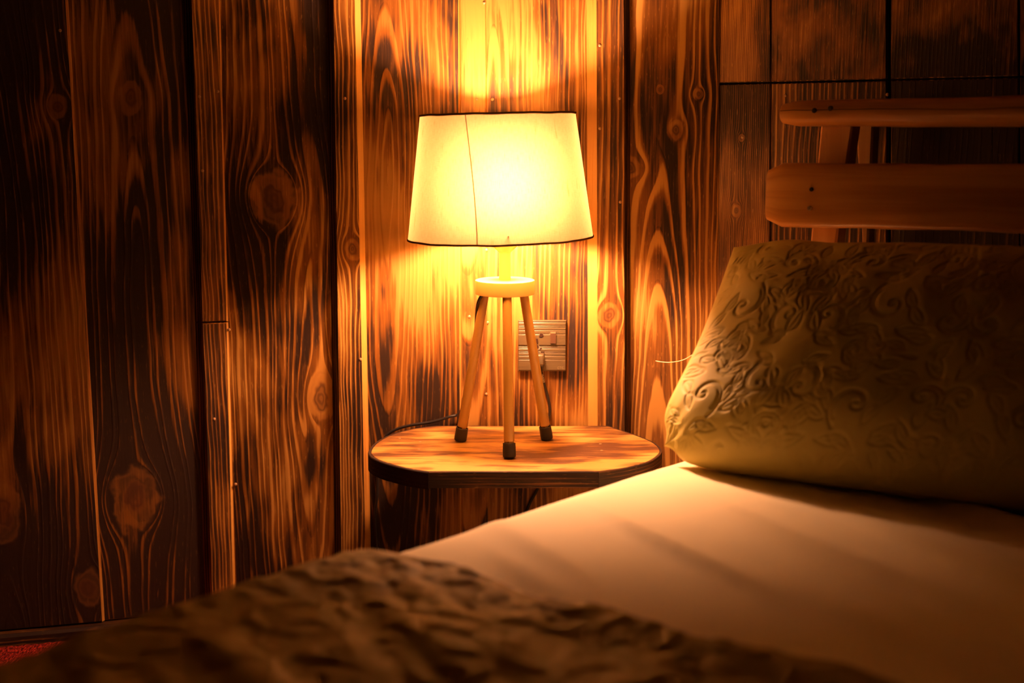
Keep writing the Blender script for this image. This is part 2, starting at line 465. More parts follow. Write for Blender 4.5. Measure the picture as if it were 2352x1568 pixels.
# nails
nailm = plain('rusty_nail', (0.30, 0.17, 0.07), 0.4, 0.6)
proto = None
for W, px, py, off, par in ((WB, 1095, 228, .001, wall_back), (WB, 1131, 228, 0, wall_back), (WB, 1112, 6, .001, wall_back), (WB, 1378, 104, .014, wall_back), (WB, 1378, 295, .014, wall_back),
                            (WB, 1423, 226, .014, wall_back), (WB, 1425, 464, .014, wall_back), (WB, 792, 226, .014, wall_back), (WB, 1078, 727, .001, wall_back), (WB, 1120, 741, 0, wall_back),
                            (WB, 1117, 905, .001, wall_back), (WB, 1117, 574, .001, wall_back), (WB, 828, 825, .014, wall_back), (WL, 526, 757, .0135, wall_left), (WL, 492, 962, .0135, wall_left),
                            (WL, 541, 1112, .0135, wall_left), (WL, 500, 210, .014, wall_left), (WL, 458, 222, .014, wall_left), (WL, 465, 392, .014, wall_left),
                            (WR, 1804, 219, 0, wall_right), (WR, 2038, 217, 0, wall_right), (WR, 1705, 315, .002, wall_right), (WL, 138, 70, .006, wall_left)):
    a, z = W.hit(px, py, off)
    if proto is None:
        proto = lathe('nail', [(0, .0013), (.0016, .0012), (.0026, .0004), (.0028, -.001), (0, -.001)], nailm, None, seg=12)
        nm = proto.data; bpy.data.objects.remove(proto)
        proto = 1
    o = bpy.data.objects.new('nail', nm)
    q = Vector((0, 0, 1)).rotation_difference(W.n)
    o.matrix_basis = Matrix.Translation(W.pt(a, z, off)) @ q.to_matrix().to_4x4()
    link(o, par)

# ------------------------------------------------------------------ floor, ceiling, baseboards
floorm = burnt_wood('floor_boards', 21, 0.01, 3.0, bias=0.2, dn=0, slope=0)
v = [(-2.4, -1.2, 0), (2.4, -1.2, 0), (2.4, 2.6, 0), (-2.4, 2.6, 0)]
def slab(name, z0, z1, mat):
    x0, x1, y0, y1 = -2.4, 2.4, -1.2, 2.7
    vv = [(x0, y0, z0), (x1, y0, z0), (x1, y1, z0), (x0, y1, z0), (x0, y0, z1), (x1, y0, z1), (x1, y1, z1), (x0, y1, z1)]
    o = mesh_obj(name, vv, [(3, 2, 1, 0), (4, 5, 6, 7), (0, 1, 5, 4), (1, 2, 6, 5), (2, 3, 7, 6), (3, 0, 4, 7)], mat, smooth=False, uvs=[(a[0], a[1]) for a in vv])
    o['kind'] = 'structure'; return o
slab('floor', -0.08, 0.0, floorm)
slab('ceiling', 2.4, 2.46, floorm)
basem = burnt_wood('scorched_baseboard', 22, 0.009, 3.0, bias=0.70, dn=0, slope=0)
def baseboard(name, W, a0, a1):
    prof = [(-.02, 0), (.022, 0), (.022, .026), (.018, .031), (-.02, .032)]
    verts = []; uvs = []
    for a in (a0, a1):
        for o, z in prof: verts.append(W.pt(a, z, o)); uvs.append((z+o*1.5, a))
    n = len(prof); faces = [tuple(range(n))[::-1], tuple(range(n, 2*n))]
    for i in range(n): faces.append((i, (i+1) % n, n+(i+1) % n, n+i))
    o = mesh_obj(name, verts, faces, basem, smooth=False, uvs=uvs); fix_normals(o); o['kind'] = 'structure'; return o
baseboard('baseboard_left', WL, -1.25, -.004)
baseboard('baseboard_back', WB, -0.545, 0.345)
baseboard('baseboard_right', WR, 0.02, 1.75)

# rug
def rug_mat():
    n = NT('red_woven_wool')
    s = n.sep(n.objc())
    a = n.noise(n.xyz(n.mul(s[0], 300), n.mul(s[1], 120), 0), 1.0, 2.0)
    b = n.noise(n.objc(), 30, 2.0)
    c = n.mix(n.smooth(a, 0.35, 0.7), (0.06, 0.0045, 0.004), (0.36, 0.028, 0.015))
    c = n.mix(n.mul(n.smooth(b, 0.45, 0.7), 0.5), c, (0.09, 0.006, 0.005))
    return n.done(n.bsdf(c, 0.95, 0.1, n.bump(a, 0.9, 0.006)))
rm = rug_mat()
def gridmesh(name, fn, nu, nv, mat, parent=None, uvf=None):
    verts = []; uvs = []
    for j in range(nv+1):
        for i in range(nu+1):
            verts.append(fn(i/nu, j/nv))
            if uvf: uvs.append(uvf(i/nu, j/nv))
    faces = [(j*(nu+1)+i, j*(nu+1)+i+1, (j+1)*(nu+1)+i+1, (j+1)*(nu+1)+i) for j in range(nv) for i in range(nu)]
    return mesh_obj(name, verts, faces, mat, parent, angle=None, uvs=uvs if uvf else None)
def rugf(s, t):
    a = -1.1 + 1.6*s; o = .024 + .8*t
    e = min(s*1.6, (1-s)*1.6, t*.8, (1-t)*.8)
    z = .002 + .012*min(1, e/.008)**.5
    p = WL.pt(a, 0, o)
    z += .0022*mnoise.noise(Vector((p.x*90, p.y*90, 0)))*(1 if e > 0 else 0)
    return Vector((p.x, p.y, max(z, .001)))
rug = gridmesh('rug', rugf, 160, 80, rm)
rug.modifiers.new('thick', 'SOLIDIFY').thickness = 0.001
tag(rug, 'red woven rug on the floor against the baseboard beside the bed', 'rug')

# ------------------------------------------------------------------ bedside table (wall-hung top)
TZ = 0.384
tabm = burnt_wood('scorched_table_top', 23, 0.010, uc=4.0, bias=0.02, dn=0, slope=0, burn=1.6, bscale=19, stretch=.40, rid=0.25, light=(0.50, 0.30, 0.075), mid=(0.22, 0.100, 0.020), dark=(0.075, 0.027, 0.006), wander=.012, rough=.42)
tabe = burnt_wood('scorched_table_edge', 24, 0.006, uc=4.0, bias=0.55, dn=0, slope=0, burn=0.5, bscale=8, stretch=.3, rid=.3, wander=.004)
tabd = burnt_wood('scorched_table_edge_dark', 25, 0.006, uc=4.0, bias=1.0, dn=0, slope=0, burn=0.3, bscale=8, stretch=.3, rid=.3, wander=.004)
back = [(1340, 972), (1230, 972), (1115, 972)]
left = [(1040, 974.5), (965, 981), (905, 994.5), (866, 1013), (848, 1033), (851, 1047), (876, 1060), (915, 1071), (950, 1078.5)]
right = [(1440, 1074), (1487, 1062), (1512, 1048), (1521, 1034), (1506, 1017), (1470, 1001), (1425, 986), (1388, 975)]
front = [(985, 1083), (1180, 1083), (1375, 1083)]
def P2(l): return [on_z(x, y, TZ) for x, y in l]
bl = P2(back); YB = 2.187
for p in bl: p.y = YB
lc = catmull([bl[-1]]+P2(left)+[P2(front)[0]], 6); rc = catmull([P2(front)[-1]]+P2(right)+[bl[0]], 6)
for p in lc+rc: p.y = min(p.y, YB)
out_top = lc + rc        # closed outline, counterclockwise or not, fixed later
out_top = [p for i, p in enumerate(out_top) if (p-out_top[i-1]).length > 1e-4]
bedtab = empty('bedside_table', (0, 2.03, TZ-.026), 'oval scorched-wood bedside table under the lit lamp, flat front edge', 'bedside table')
def outline_prism(name, outl, z0, z1, mat, parent, bev=.002, uvmode=True, inset=0.0):
    n = len(outl)
    c = sum(outl, Vector())/n
    def off(d):
        res = []
        for i in range(n):
            t = (outl[(i+1) % n]-outl[i-1]); t.z = 0; t.normalize()
            nn = Vector((t.y, -t.x, 0))
            if nn.dot(outl[i]-c) < 0: nn = -nn
            res.append(outl[i]-nn*d)
        return res
    rings = []
    for d, z in ((bev, z1), (bev*.3, z1-bev*.3), (0, z1-bev), (0, z0+bev), (bev, z0)):
        rings.append([Vector((p.x, p.y, z)) for p in off(d+inset)])
    verts = []; faces = []; uvs = []
    for r in rings:
        verts += r; uvs += [(p.y+p.z*1.0, p.x) for p in r]
    for k in range(len(rings)-1):
        for i in range(n): faces.append((k*n+i, k*n+(i+1) % n, (k+1)*n+(i+1) % n, (k+1)*n+i))
    faces.append(tuple(range(n))); faces.append(tuple(range((len(rings)-1)*n, len(rings)*n))[::-1])
    o = mesh_obj(name, verts, faces, mat, parent, angle=math.radians(50), uvs=uvs)
    return fix_normals(o)
outline_prism('table_top', out_top, TZ-.024, TZ, tabm, bedtab, bev=.0012, inset=.004)
# edging strips bent round the rim: curved left, straight front, curved right
def strip(name, pts, mat, th=.0065, h0=TZ-.027, h1=TZ-.0004):
    c = Vector((0, 2.03, 0))
    rings = []; uvs = []; acc = 0
    for i, p in enumerate(pts):
        t = pts[min(i+1, len(pts)-1)]-pts[max(i-1, 0)]; t.z = 0; t.normalize()
        nn = Vector((t.y, -t.x, 0))
        if nn.dot(p-c) < 0: nn = -nn
        q = p-nn*.0038; o = p+nn*(th-.0065)
        if i: acc += (pts[i]-pts[i-1]).length
        ring = [Vector((q.x, q.y, h0)), Vector((o.x, o.y, h0+.001)), Vector((o.x, o.y, h1-.0015)), Vector((o.x, o.y, h1))-nn*.001, Vector((q.x, q.y, h1))]
        rings.append(ring); uvs.append([(r.z*1.0+.3*k*.001, acc+seed_of(name)) for k, r in enumerate(ring)])
    return loft(name, rings, mat, bedtab, uv=uvs, angle=math.radians(30))
def seed_of(n): return 0.0
fl, fr = P2(front)[0], P2(front)[-1]
e1 = strip('edging_strip', lc[:-1]+[lc[-1]+Vector((-.0005, 0, 0))], tabd, th=.0075, h0=TZ-.029)
e2 = strip('edging_strip', [fl.lerp(fr, k/10) for k in range(11)], tabe)
e3 = strip('edging_strip', [rc[0]+Vector((.0004, 0, 0))]+rc[1:], tabe)
e1['label'] = 'charred dark curved edging'
# screws in the top
scm = plain('screw_steel', (0.35, 0.27, 0.15), 0.35, 0.7, Metallic=0.6)
for px, py in ((918, 1006), (965, 1014), (962, 1031), (1379, 1019), (1382, 1034)):
    p = on_z(px, py, TZ)
    lathe('screw_head', [(0, .0004), (.0022, .0004), (.0028, -.0005), (0, -.001)], scm, bedtab, seg=12, center=(p.x, p.y, TZ))
# wall cleat that carries it
box('wall_cleat', Matrix.Translation((.02, YB-.012, TZ-.05)), .34, .024, .045, tabd, bedtab, .002)

# ------------------------------------------------------------------ table lamp
LX, LY = -.0115, 2.036
lamp = empty('table_lamp', (LX, LY, TZ), 'lit three-legged table lamp with cream fabric shade on the bedside table', 'lamp')
creamw = plain('cream_painted_wood', (0.78, 0.54, 0.17), 0.42, 0.4, var=0.05, vs3=60)
legm = NT('turned_light_wood')
_s = legm.sep(legm.objc())
_g = legm.noise(legm.xyz(legm.mul(_s[0], 160), legm.mul(_s[1], 160), legm.mul(_s[2], 6)), 1.0, 2.0)
legm = legm.done(legm.bsdf(legm.mix(_g, (0.52, 0.33, 0.085), (0.42, 0.24, 0.055)), 0.33, 0.5))
rubber = plain('black_rubber', (0.016, 0.012, 0.010), 0.55, 0.4)
DT = TZ+.278; DB = DT-.0233
tilt = Matrix.Translation((LX, LY, TZ)) @ Matrix.Rotation(math.radians(-1.2), 4, 'Y')
# the hub disc and stem
lathe('hub_disc', [(0, .278), (.0465, .278), (.0480, .2773), (.0484, .2758), (.0484, .2565), (.0478, .2550), (.046, .2547), (0, .2547)], creamw, lamp, seg=96, M=Matrix.Translation((LX, LY, TZ)))
lathe('stem', [(0, .330), (.0092, .330), (.0092, .283), (.0096, .2805), (.0096, .2775), (0, .2775)], creamw, lamp, seg=40, M=Matrix.Translation((LX, LY, TZ)))
holder = lathe('bulb_holder', [(0, .322), (.0098, .322), (.0104, .3235), (.0205, .3325), (.0212, .336), (.0212, .372), (.0195, .375), (.016, .375), (.0135, .392), (0, .392)], creamw, lamp, seg=32, M=Matrix.Translation((LX, LY, TZ)), angle=math.radians(25))
# bulb
nb = NT('glowing_bulb')
em = nb.new('ShaderNodeEmission'); em.inputs[0].default_value = (1.0, 0.435, 0.235, 1); em.inputs[1].default_value = 1420
bulbm = nb.done(em.outputs[0])
bp = [(0, .392), (.013, .392), (.015, .398), (.022, .410), (.0285, .424), (.030, .434), (.0285, .446), (.023, .457), (.013, .4635), (0, .465)]
lathe('light_bulb', bp, bulbm, lamp, seg=32, M=Matrix.Translation((LX, LY, TZ)))
# shade
def shade_mat():
    n = NT('linen_shade_fabric')
    s = n.sep(n.uv()); u, v = s[0], s[1]
    a = n.noise(n.xyz(n.mul(u, 900), n.mul(v, 90), 0), 1.0, 2.0)
    b = n.noise(n.xyz(n.mul(u, 120), n.mul(v, 900), 4), 1.0, 2.0)
    c = n.noise(n.xyz(n.mul(u, 140), n.mul(v, 22), 8), 1.0, 2.0)
    w = n.add(n.add(n.mul(a, 0.45), n.mul(b, 0.25)), n.mul(n.smooth(c, 0.60, 0.80), -0.22))
    col = n.mix(n.smooth(w, 0.0, 0.5), (0.62, 0.46, 0.15), (0.82, 0.69, 0.33))
    d = n.new('ShaderNodeBsdfDiffuse'); n.put(d.inputs[0], n.mix(0.55, (0, 0, 0), col))
    t = n.new('ShaderNodeBsdfTranslucent'); n.put(t.inputs[0], n.mix(0.022, (0, 0, 0), col))
    q = n.new('ShaderNodeBsdfRefraction'); n.put(q.inputs['Color'], n.mix(0.028, (0, 0, 0), col))
    q.inputs['IOR'].default_value = 2.0; q.inputs['Roughness'].default_value = 1.0
    a1_ = n.new('ShaderNodeAddShader'); a2_ = n.new('ShaderNodeAddShader')
    n.t.links.new(d.outputs[0], a1_.inputs[0]); n.t.links.new(t.outputs[0], a1_.inputs[1])
    n.t.links.new(a1_.outputs[0], a2_.inputs[0]); n.t.links.new(q.outputs[0], a2_.inputs[1])
    return n.done(a2_.outputs[0])
shm = shade_mat()
RT, RBm, Z0, Z1 = .1233, .1490, .3465, .542
NS, NH = 128, 14
verts = []; uvs = []; faces = []
for k in range(NH+1):
    t = k/NH; r = RBm+(RT-RBm)*t; z = Z0+(Z1-Z0)*t
    for i in range(NS+1):
        a = 2*PI*i/NS + PI/2
        rr = r*(1+.0016*math.sin(3*a+1)+.0008*math.sin(7*a))
        verts.append(tilt @ Vector((rr*math.cos(a), rr*math.sin(a), z))); uvs.append((a*.136, z))
for k in range(NH):
    for i in range(NS): faces.append((k*(NS+1)+i, k*(NS+1)+i+1, (k+1)*(NS+1)+i+1, (k+1)*(NS+1)+i))
shade = mesh_obj('lamp_shade', verts, faces, shm, lamp, angle=None, uvs=uvs)
trimm = plain('brown_shade_rim', (0.16, 0.075, 0.025), 0.8, 0.2)
def ringpts(r, z, n=96):
    res = []
    for i in range(n):
        a = 2*PI*i/n
        rr = r*(1+.0016*math.sin(3*a+1)+.0008*math.sin(7*a))
        res.append(tilt @ Vector((rr*math.cos(a), rr*math.sin(a), z+.0003*math.sin(9*a)+.0002*math.sin(17*a+1))))
    return res
tube('shade_rim', ringpts(RT, Z1), .0018, trimm, shade, seg=8, closed=True)
tube('shade_rim', ringpts(RBm, Z0), .0017, trimm, shade, seg=8, closed=True)
# overlapping seam of the fabric, a narrow second layer inside the shade
sv = []; sf = []; suv = []
for k in range(13):
    t = k/12; r = RBm+(RT-RBm)*t-.0006; z = Z0+(Z1-Z0)*t
    for i in range(3):
        a = math.radians(-103 - 3.0*t**1.6*3.2) + (i-1)*.006
        rr = r*(1+.0016*math.sin(3*a+1)+.0008*math.sin(7*a))
        sv.append(tilt @ Vector((rr*math.cos(a), rr*math.sin(a), z))); suv.append((a*.136, z))
for k in range(12):
    for i in range(2): sf.append((k*3+i, k*3+i+1, (k+1)*3+i+1, (k+1)*3+i))
mesh_obj('shade_seam', sv, sf, shm, shade, angle=None, uvs=suv)
# carrier wires from holder to shade
wire = plain('carrier_wire', (0.7, 0.62, 0.4), 0.4, 0.5)
for k in range(3):
    a = math.radians(30+120*k); zc = .372; rr = RBm+(RT-RBm)*((.36-Z0)/(Z1-Z0))-.001
    tube('carrier_wire', [Vector((LX+.020*math.cos(a), LY+.020*math.sin(a), TZ+zc)), Vector((LX+rr*.5*math.cos(a), LY+rr*.5*math.sin(a), TZ+zc-.003)), Vector((LX+rr*math.cos(a)+.006, LY+rr*math.sin(a), TZ+.36))], .0011, wire, shade, seg=6)
# legs
feet = [(on_z(1056, 1013, TZ), 'l'), (on_z(1257, 1009.5, TZ), 'r'), (on_z(1170, 1052, TZ), 'f')]
ax = Vector((LX, LY, 0))
for p, _ in feet:
    d = Vector((p.x, p.y, 0))-ax; R = d.length; d.normalize()
    top = ax + d*.036 + Vector((0, 0, DB+.002)); bot = Vector((p.x, p.y, TZ+.006)) - d*.0015
    dirv = (top-bot).normalized()
    pts = [bot.lerp(top, k/12) for k in range(13)]
    leg = tube('leg', pts, lambda t: .0087-.0013*t, legm, lamp, seg=28)
    x, y = frame_along(dirv)
    M = Matrix((( x.x, y.x, dirv.x, bot.x), (x.y, y.y, dirv.y, bot.y), (x.z, y.z, dirv.z, bot.z), (0, 0, 0, 1)))
    prof = [(0.0, -.004), (.0095, -.0042), (.0104, -.003), (.0106, .003), (.0102, .0165), (.0104, .0178), (.0098, .0185), (.0085, .0186)]
    ft = lathe('rubber_foot', prof, rubber, leg, seg=28, M=M)
    # flatten the sole on the table
    for vv in ft.data.vertices:
        if vv.co.z < TZ+.0006: vv.co.z = TZ+.0003
    ft.data.update()
# cord
cordm = plain('black_cord_rubber', (0.012, 0.010, 0.009), 0.35, 0.5)
cp = [Vector((LX-.035, LY+.005, DB+.002)), Vector((LX-.045, LY+.012, DB-.02)), Vector((LX-.05, LY+.05, TZ+.18)), Vector((LX-.06, LY+.115, TZ+.10))]
cp += [WB.hitp(x, y, o) for x, y, o in ((1060, 942, .012), (1030, 957.5, .010), (990, 969, .008), (945, 976, .007), (912, 985, .006), (888, 1000, .006), (873, 1030, .006), (868, 1087, .006), (866, 1140, .006), (862, 1190, .006))]
cp += [Vector((-.24, 2.185, .12)), Vector((-.22, 2.14, .03)), Vector((-.10, 2.10, .0225)), Vector((-.01, 2.12, .0225)), Vector((.01, 2.15, .045))]
cp += [WB.hitp(x, y, o) for x, y, o in ((1195, 1230, .010), (1206, 1185, .007), (1217, 1155, .006), (1238, 1113, .006), (1252, 1045, .006), (1259, 975, .006), (1263, 948, .006), (1262, 930, .006), (1256, 903, .006), (1249, 877, .006), (1244, 858, .009), (1240, 845, .014), (1238.5, 836, .017))]
cord = tube('power_cord', catmull(cp, 7), .0026, cordm, lamp, seg=10)
# plug
plugm = plain('grey_brown_plug', (0.10, 0.075, 0.035), 0.3, 0.6)
pc = WB.hitp(1239, 826, .019)
bm = bmesh.new()
bmesh.ops.create_cube(bm, size=1)
for q in bm.verts:
    q.co = Vector((q.co.x*(.019 if q.co.y > 0 else .014), q.co.y*.022, q.co.z*.021))
    if q.co.z < 0 and q.co.y < 0: q.co.z *= .8
bmesh.ops.bevel(bm, geom=bm.edges[:], offset=.0025, segments=3, profile=.5, affect='EDGES')
bm.transform(Matrix.Translation(pc))
me = bpy.data.meshes.new('plug'); bm.to_mesh(me); bm.free(); me.materials.append(plugm); shade_smooth(me, math.radians(40))
plug = link(bpy.data.objects.new('plug', me), cord)
for k in range(3):
    p = pc + Vector((0, -.0088, -.0045-.0022*k))
    box('plug_rib', Matrix.Translation(p), .0125, .003, .0011, plugm, cord, .0004)
# white lettering printed along the cord
whitem = plain('white_print', (0.85, 0.80, 0.65), 0.5, 0.3)
ca = WB.hitp(1244.6, 858.5, .0122); cb = WB.hitp(1249.6, 879, .0094)
fc = bpy.data.curves.new('cord_lettering', 'FONT'); fc.body = 'TRADER'; fc.size = .0046; fc.align_x = 'LEFT'; fc.align_y = 'CENTER'; fc.extrude = .0001
fo = bpy.data.objects.new('cord_lettering', fc); fc.materials.append(whitem)
xd = (cb-ca).normalized(); zd = Vector((0, -1, 0)); zd = (zd - xd*zd.dot(xd)).normalized(); yd = zd.cross(xd)
L = (cb-ca).length
fo.matrix_basis = Matrix(((xd.x, yd.x, zd.x, ca.x), (xd.y, yd.y, zd.y, ca.y), (xd.z, yd.z, zd.z, ca.z), (0, 0, 0, 1)))
fo = font_mesh(fo, cord)
fo['label'] = 'white printed lettering'

# ------------------------------------------------------------------ wall socket
a0, zt_ = WB.hit(1190, 736.2, .009); a1, zb_ = WB.hit(1300, 852.3, .009)
sock = empty('wall_socket', WB.pt((a0+a1)/2, (zt_+zb_)/2, 0), 'square bronze ribbed power socket plate with switch on the wall behind the lamp', 'wall socket')
platem = NT('bronze_ribbed_plate')
_s = platem.sep(platem.objc())
_n = platem.noise(platem.xyz(platem.mul(_s[0], 25), 0.0, platem.mul(_s[2], 420)), 1.0, 2.0)
platem = platem.done(platem.bsdf(platem.mix(_n, (0.080, 0.058, 0.026), (0.115, 0.085, 0.038)), 0.40, 0.5, platem.bump(_n, 0.25, 0.001), Metallic=0.15))
def plate_part(name, z0, z1):
    """plate half with shallow horizontal ribs"""
    rows = []
    N = int((z1-z0)/.0004)
    rng = random.Random(5)
    ribs = [z0+(z1-z0)*rng.random() for _ in range(9)]
    for k in range(N+1):
        z = z0+(z1-z0)*k/N
        d = .0088
        for rb in ribs: d -= .0007*math.exp(-((z-rb)/.0006)**2)
        e = min(z-z0, z1-z); d -= .0012*max(0, 1-e/.0012)
        rows.append((z, d))
    verts = []; faces = []
    xs = [(a0, -.003), (a0+.001, -.0003), (a0+.0016, 0), (a1-.0016, 0), (a1-.001, -.0003), (a1, -.003)]
    for z, d in rows:
        for a, dd in xs: verts.append(WB.pt(a, z, d+dd))
    nx = len(xs)
    for k in range(len(rows)-1):
        for i in range(nx-1): faces.append((k*nx+i, k*nx+i+1, (k+1)*nx+i+1, (k+1)*nx+i))
    b = len(verts)
    for a, z in ((a0, z0), (a1, z0), (a1, z1), (a0, z1)): verts.append(WB.pt(a, z, 0))
    last = (len(rows)-1)*nx
    faces += [(b, b+1)+tuple(range(nx-1, -1, -1)), (b+2, b+3)+tuple(range(last, last+nx)), (b+3, b)+tuple(k*nx for k in range(len(rows))), (b+1, b+2)+tuple(k*nx+nx-1 for k in range(len(rows)-1, -1, -1))]
    return fix_normals(mesh_obj(name, verts, faces, platem, sock, angle=math.radians(50)))
zm = WB.hit(1240, 795.5, .009)[1]
plate_part('cover_plate', zm+.0004, zt_); plate_part('cover_plate', zb_, zm-.0004)
holem = plain('socket_hole_dark', (0.03, 0.012, 0.006), 0.7, 0.2)
rimm = plain('slot_rim', (0.22, 0.17, 0.085), 0.4, 0.5)
def flat_shape(name, pix, mat, off=.0086, th=.0006, parent=sock):
    pts = [WB.hitp(x, y, off+th) for x, y in pix]; n = len(pts)
    bk = [p+Vector((0, th+.002, 0)) for p in pts]
    return fix_normals(mesh_obj(name, pts+bk, [tuple(range(n)), tuple(range(2*n-1, n-1, -1))]+[(i, n+i, n+(i+1) % n, (i+1) % n) for i in range(n)], mat, parent, smooth=False))
def slot(pix):
    cx = sum(p[0] for p in pix)/len(pix); cy = sum(p[1] for p in pix)/len(pix)
    r = flat_shape('socket_slot', pix, holem)
    flat_shape('slot_rim', [(cx+(x-cx)*1.22+.3, cy+(y-cy)*1.22+.9) for x, y in pix], rimm, off=.0085, th=.0003, parent=r)
def disc(cx, cy, r, n=18, a0_=0, a1_=360): return [(cx+r*math.cos(math.radians(a0_+(a1_-a0_)*k/n)), cy+r*math.sin(math.radians(a0_+(a1_-a0_)*k/n))) for k in range(n+(0 if a1_-a0_ >= 360 else 1))]
slot([(1227, 765.5), (1227, 774)]+disc(1222, 769.7, 4.2, 10, 90, 270))
slot([(1239.5, 774), (1239.5, 765.5)]+disc(1244, 769.7, 4.2, 10, -90, 90))
slot([(1230.2, 778), (1235.2, 778), (1235.2, 788), (1230.2, 788)])
slot(disc(1232.7, 796.2, 4.9))
slot([(1242.6, 797), (1244.8, 798.2), (1240.2, 805), (1238.2, 803.8)])
slot([(1223, 797), (1220.8, 798.2), (1225.4, 805), (1227.4, 803.8)])
slot([(1242, 808), (1251, 808), (1251, 813), (1242, 813)])
slot([(1215, 808), (1224, 808), (1224, 813), (1215, 813)])
flat_shape('switch_frame', [(1261, 761), (1279, 761), (1279, 791), (1261, 791)], rimm, off=.0084, th=.0003)
swm = plain('brown_rocker', (0.07, 0.034, 0.017), 0.4, 0.5)
sw = flat_shape('rocker_switch', [(1264, 762), (1277, 762), (1277, 788.5), (1264, 788.5)], swm, off=.0088, th=.003)
flat_shape('rocker_bevel', [(1264.4, 762.3), (1276.8, 762.3), (1276.8, 765.5), (1264.4, 765.5)], rimm, off=.0118, th=.0002, parent=sw)
fc = bpy.data.curves.new('plate_lettering', 'FONT'); fc.body = 'CTC'; fc.size = .0058; fc.align_x = 'CENTER'; fc.extrude = .00015; fc.materials.append(rimm)
fo = bpy.data.objects.new('plate_lettering', fc)
p = WB.hitp(1287.5, 847, .0089)
fo.matrix_basis = Matrix.Translation(p) @ Matrix.Rotation(PI/2, 4, 'X')
fo = font_mesh(fo, sock)

# ------------------------------------------------------------------ bed
MZ = 0.44                                     # mattress top
A = on_z(1540, 1068, MZ); Bp = on_z(250, 1440, MZ+.018)
sd = Vector((Bp.x-A.x, Bp.y-A.y, 0)).normalized()         # head -> foot
wd = Vector((-sd.y, sd.x, 0))
if wd.x < 0: wd = -wd
HEADX = .27                                   # how far the mattress goes on behind A
ML, MW = 2.0, 1.5
O = Vector((A.x, A.y, 0)) - sd*HEADX - wd*.053          # head left corner
def bedpt(w, e, z): return O + wd*w + sd*e + Vector((0, 0, z))
def tobed(p):
    q = Vector((p.x, p.y, 0))-O
    return q.dot(wd), q.dot(sd)

def fold(s, half, r, drop):
    """cloth arc length s from the centre -> (offset from the centre, drop)"""
    sg = 1 if s >= 0 else -1; s = abs(s)
    flat = half-r
    if s <= flat: return sg*s, 0.0
    t = (s-flat)/r
    if t <= PI/2: return sg*(flat+r*math.sin(t)), r*(1-math.cos(t))
    return sg*half, r + (s-flat-r*PI/2)

sheetm = NT('cream_cotton_sheet')
_o = sheetm.objc()
_w = sheetm.noise(_o, 900, 1.0)
sheetm = sheetm.done(sheetm.bsdf((0.88, 0.79, 0.50), 0.75, 0.2, sheetm.bump(_w, 0.08, 0.0005), Sheen_Weight=0.1))

def wrinkle(p):
    """soft folds of the sheet, running from beside the pillow towards the far side of the bed"""
    d = Vector((.47, -.88)); n2 = Vector((.88, .47))
    a = p.x*d.x+p.y*d.y; b = p.x*n2.x+p.y*n2.y
    h = 0.0
    h += .0030*mnoise.noise(Vector((a*1.6, b*9, 1.3)))
    q = mnoise.noise(Vector((a*2.6, b*22, 5.1)))
    h += .016*max(0, q-.08)
    h += .0022*max(0, mnoise.noise(Vector((a*3.5, b*40, 9.0)))-.05)
    h += .004*mnoise.noise(Vector((p.x*4, p.y*4, 3.0)))
    return h
def sheet_h(p, w, e):
    k = min(1, .15+max(0, w)/.2)
    de = (e-1.0)/.25
    return wrinkle(p)*k - .008*math.exp(-(max(w, 0)/.14)**2)*min(1, max(0, de))
def mattress_mesh():
    nu, nv = 190, 240
    hangw = .175
    r = .070
    verts = []
    su = np.linspace(-(MW/2-r+r*PI/2+hangw), (MW/2-r+r*PI/2+hangw), nu+1)
    sv = np.linspace(-(ML/2-r+r*PI/2+hangw), (ML/2-r+r*PI/2+hangw), nv+1)
    for b in sv:
        y, dy = fold(b, ML/2, r, hangw)
        for a in su:
            x, dx = fold(a, MW/2, r, hangw)
            p = bedpt(x+MW/2, y+ML/2, 0)
            dz = max(dx, dy)
            z = MZ - dz
            if dz < .05: z += sheet_h(p, x+MW/2, y+ML/2)*(1-dz/.05)
            p.z = z
            verts.append(p)
    faces = [(j*(nu+1)+i, j*(nu+1)+i+1, (j+1)*(nu+1)+i+1, (j+1)*(nu+1)+i) for j in range(nv) for i in range(nu)]
    # underside
    b0 = len(verts)
    for (w, e) in ((0, 0), (MW, 0), (MW, ML), (0, ML)):
        verts.append(bedpt(w, e, MZ-r-hangw))
    faces.append((b0+3, b0+2, b0+1, b0))
    o = mesh_obj('mattress', verts, faces, sheetm, None, angle=None)
    return fix_normals(o)
matt = mattress_mesh()
tag(matt, 'mattress under a smooth cream sheet on the bed, between pillow and blanket', 'mattress')

# bed frame with rustic headboard
bed = empty('bed', bedpt(MW/2, 0, 0), 'rustic log bed with pale pine headboard rails against the scorched wall', 'bed')
pinem = pine('varnished_pine', 1.0)
pinel = pine('varnished_pine_log', 2.0, crack=0.005)
pinep = pine('sawn_pine_post', 3.0, col=(0.62, 0.33, 0.11), col2=(0.52, 0.26, 0.075), rough=.6)
pineb = pine('sawn_pine_brace', 4.0, col=(0.34, 0.20, 0.075), col2=(0.27, 0.14, 0.05), rough=.7)
hd = WR.d; hn = WR.n
def hb(px, py, off):
    return WR.hit(px, py, off)
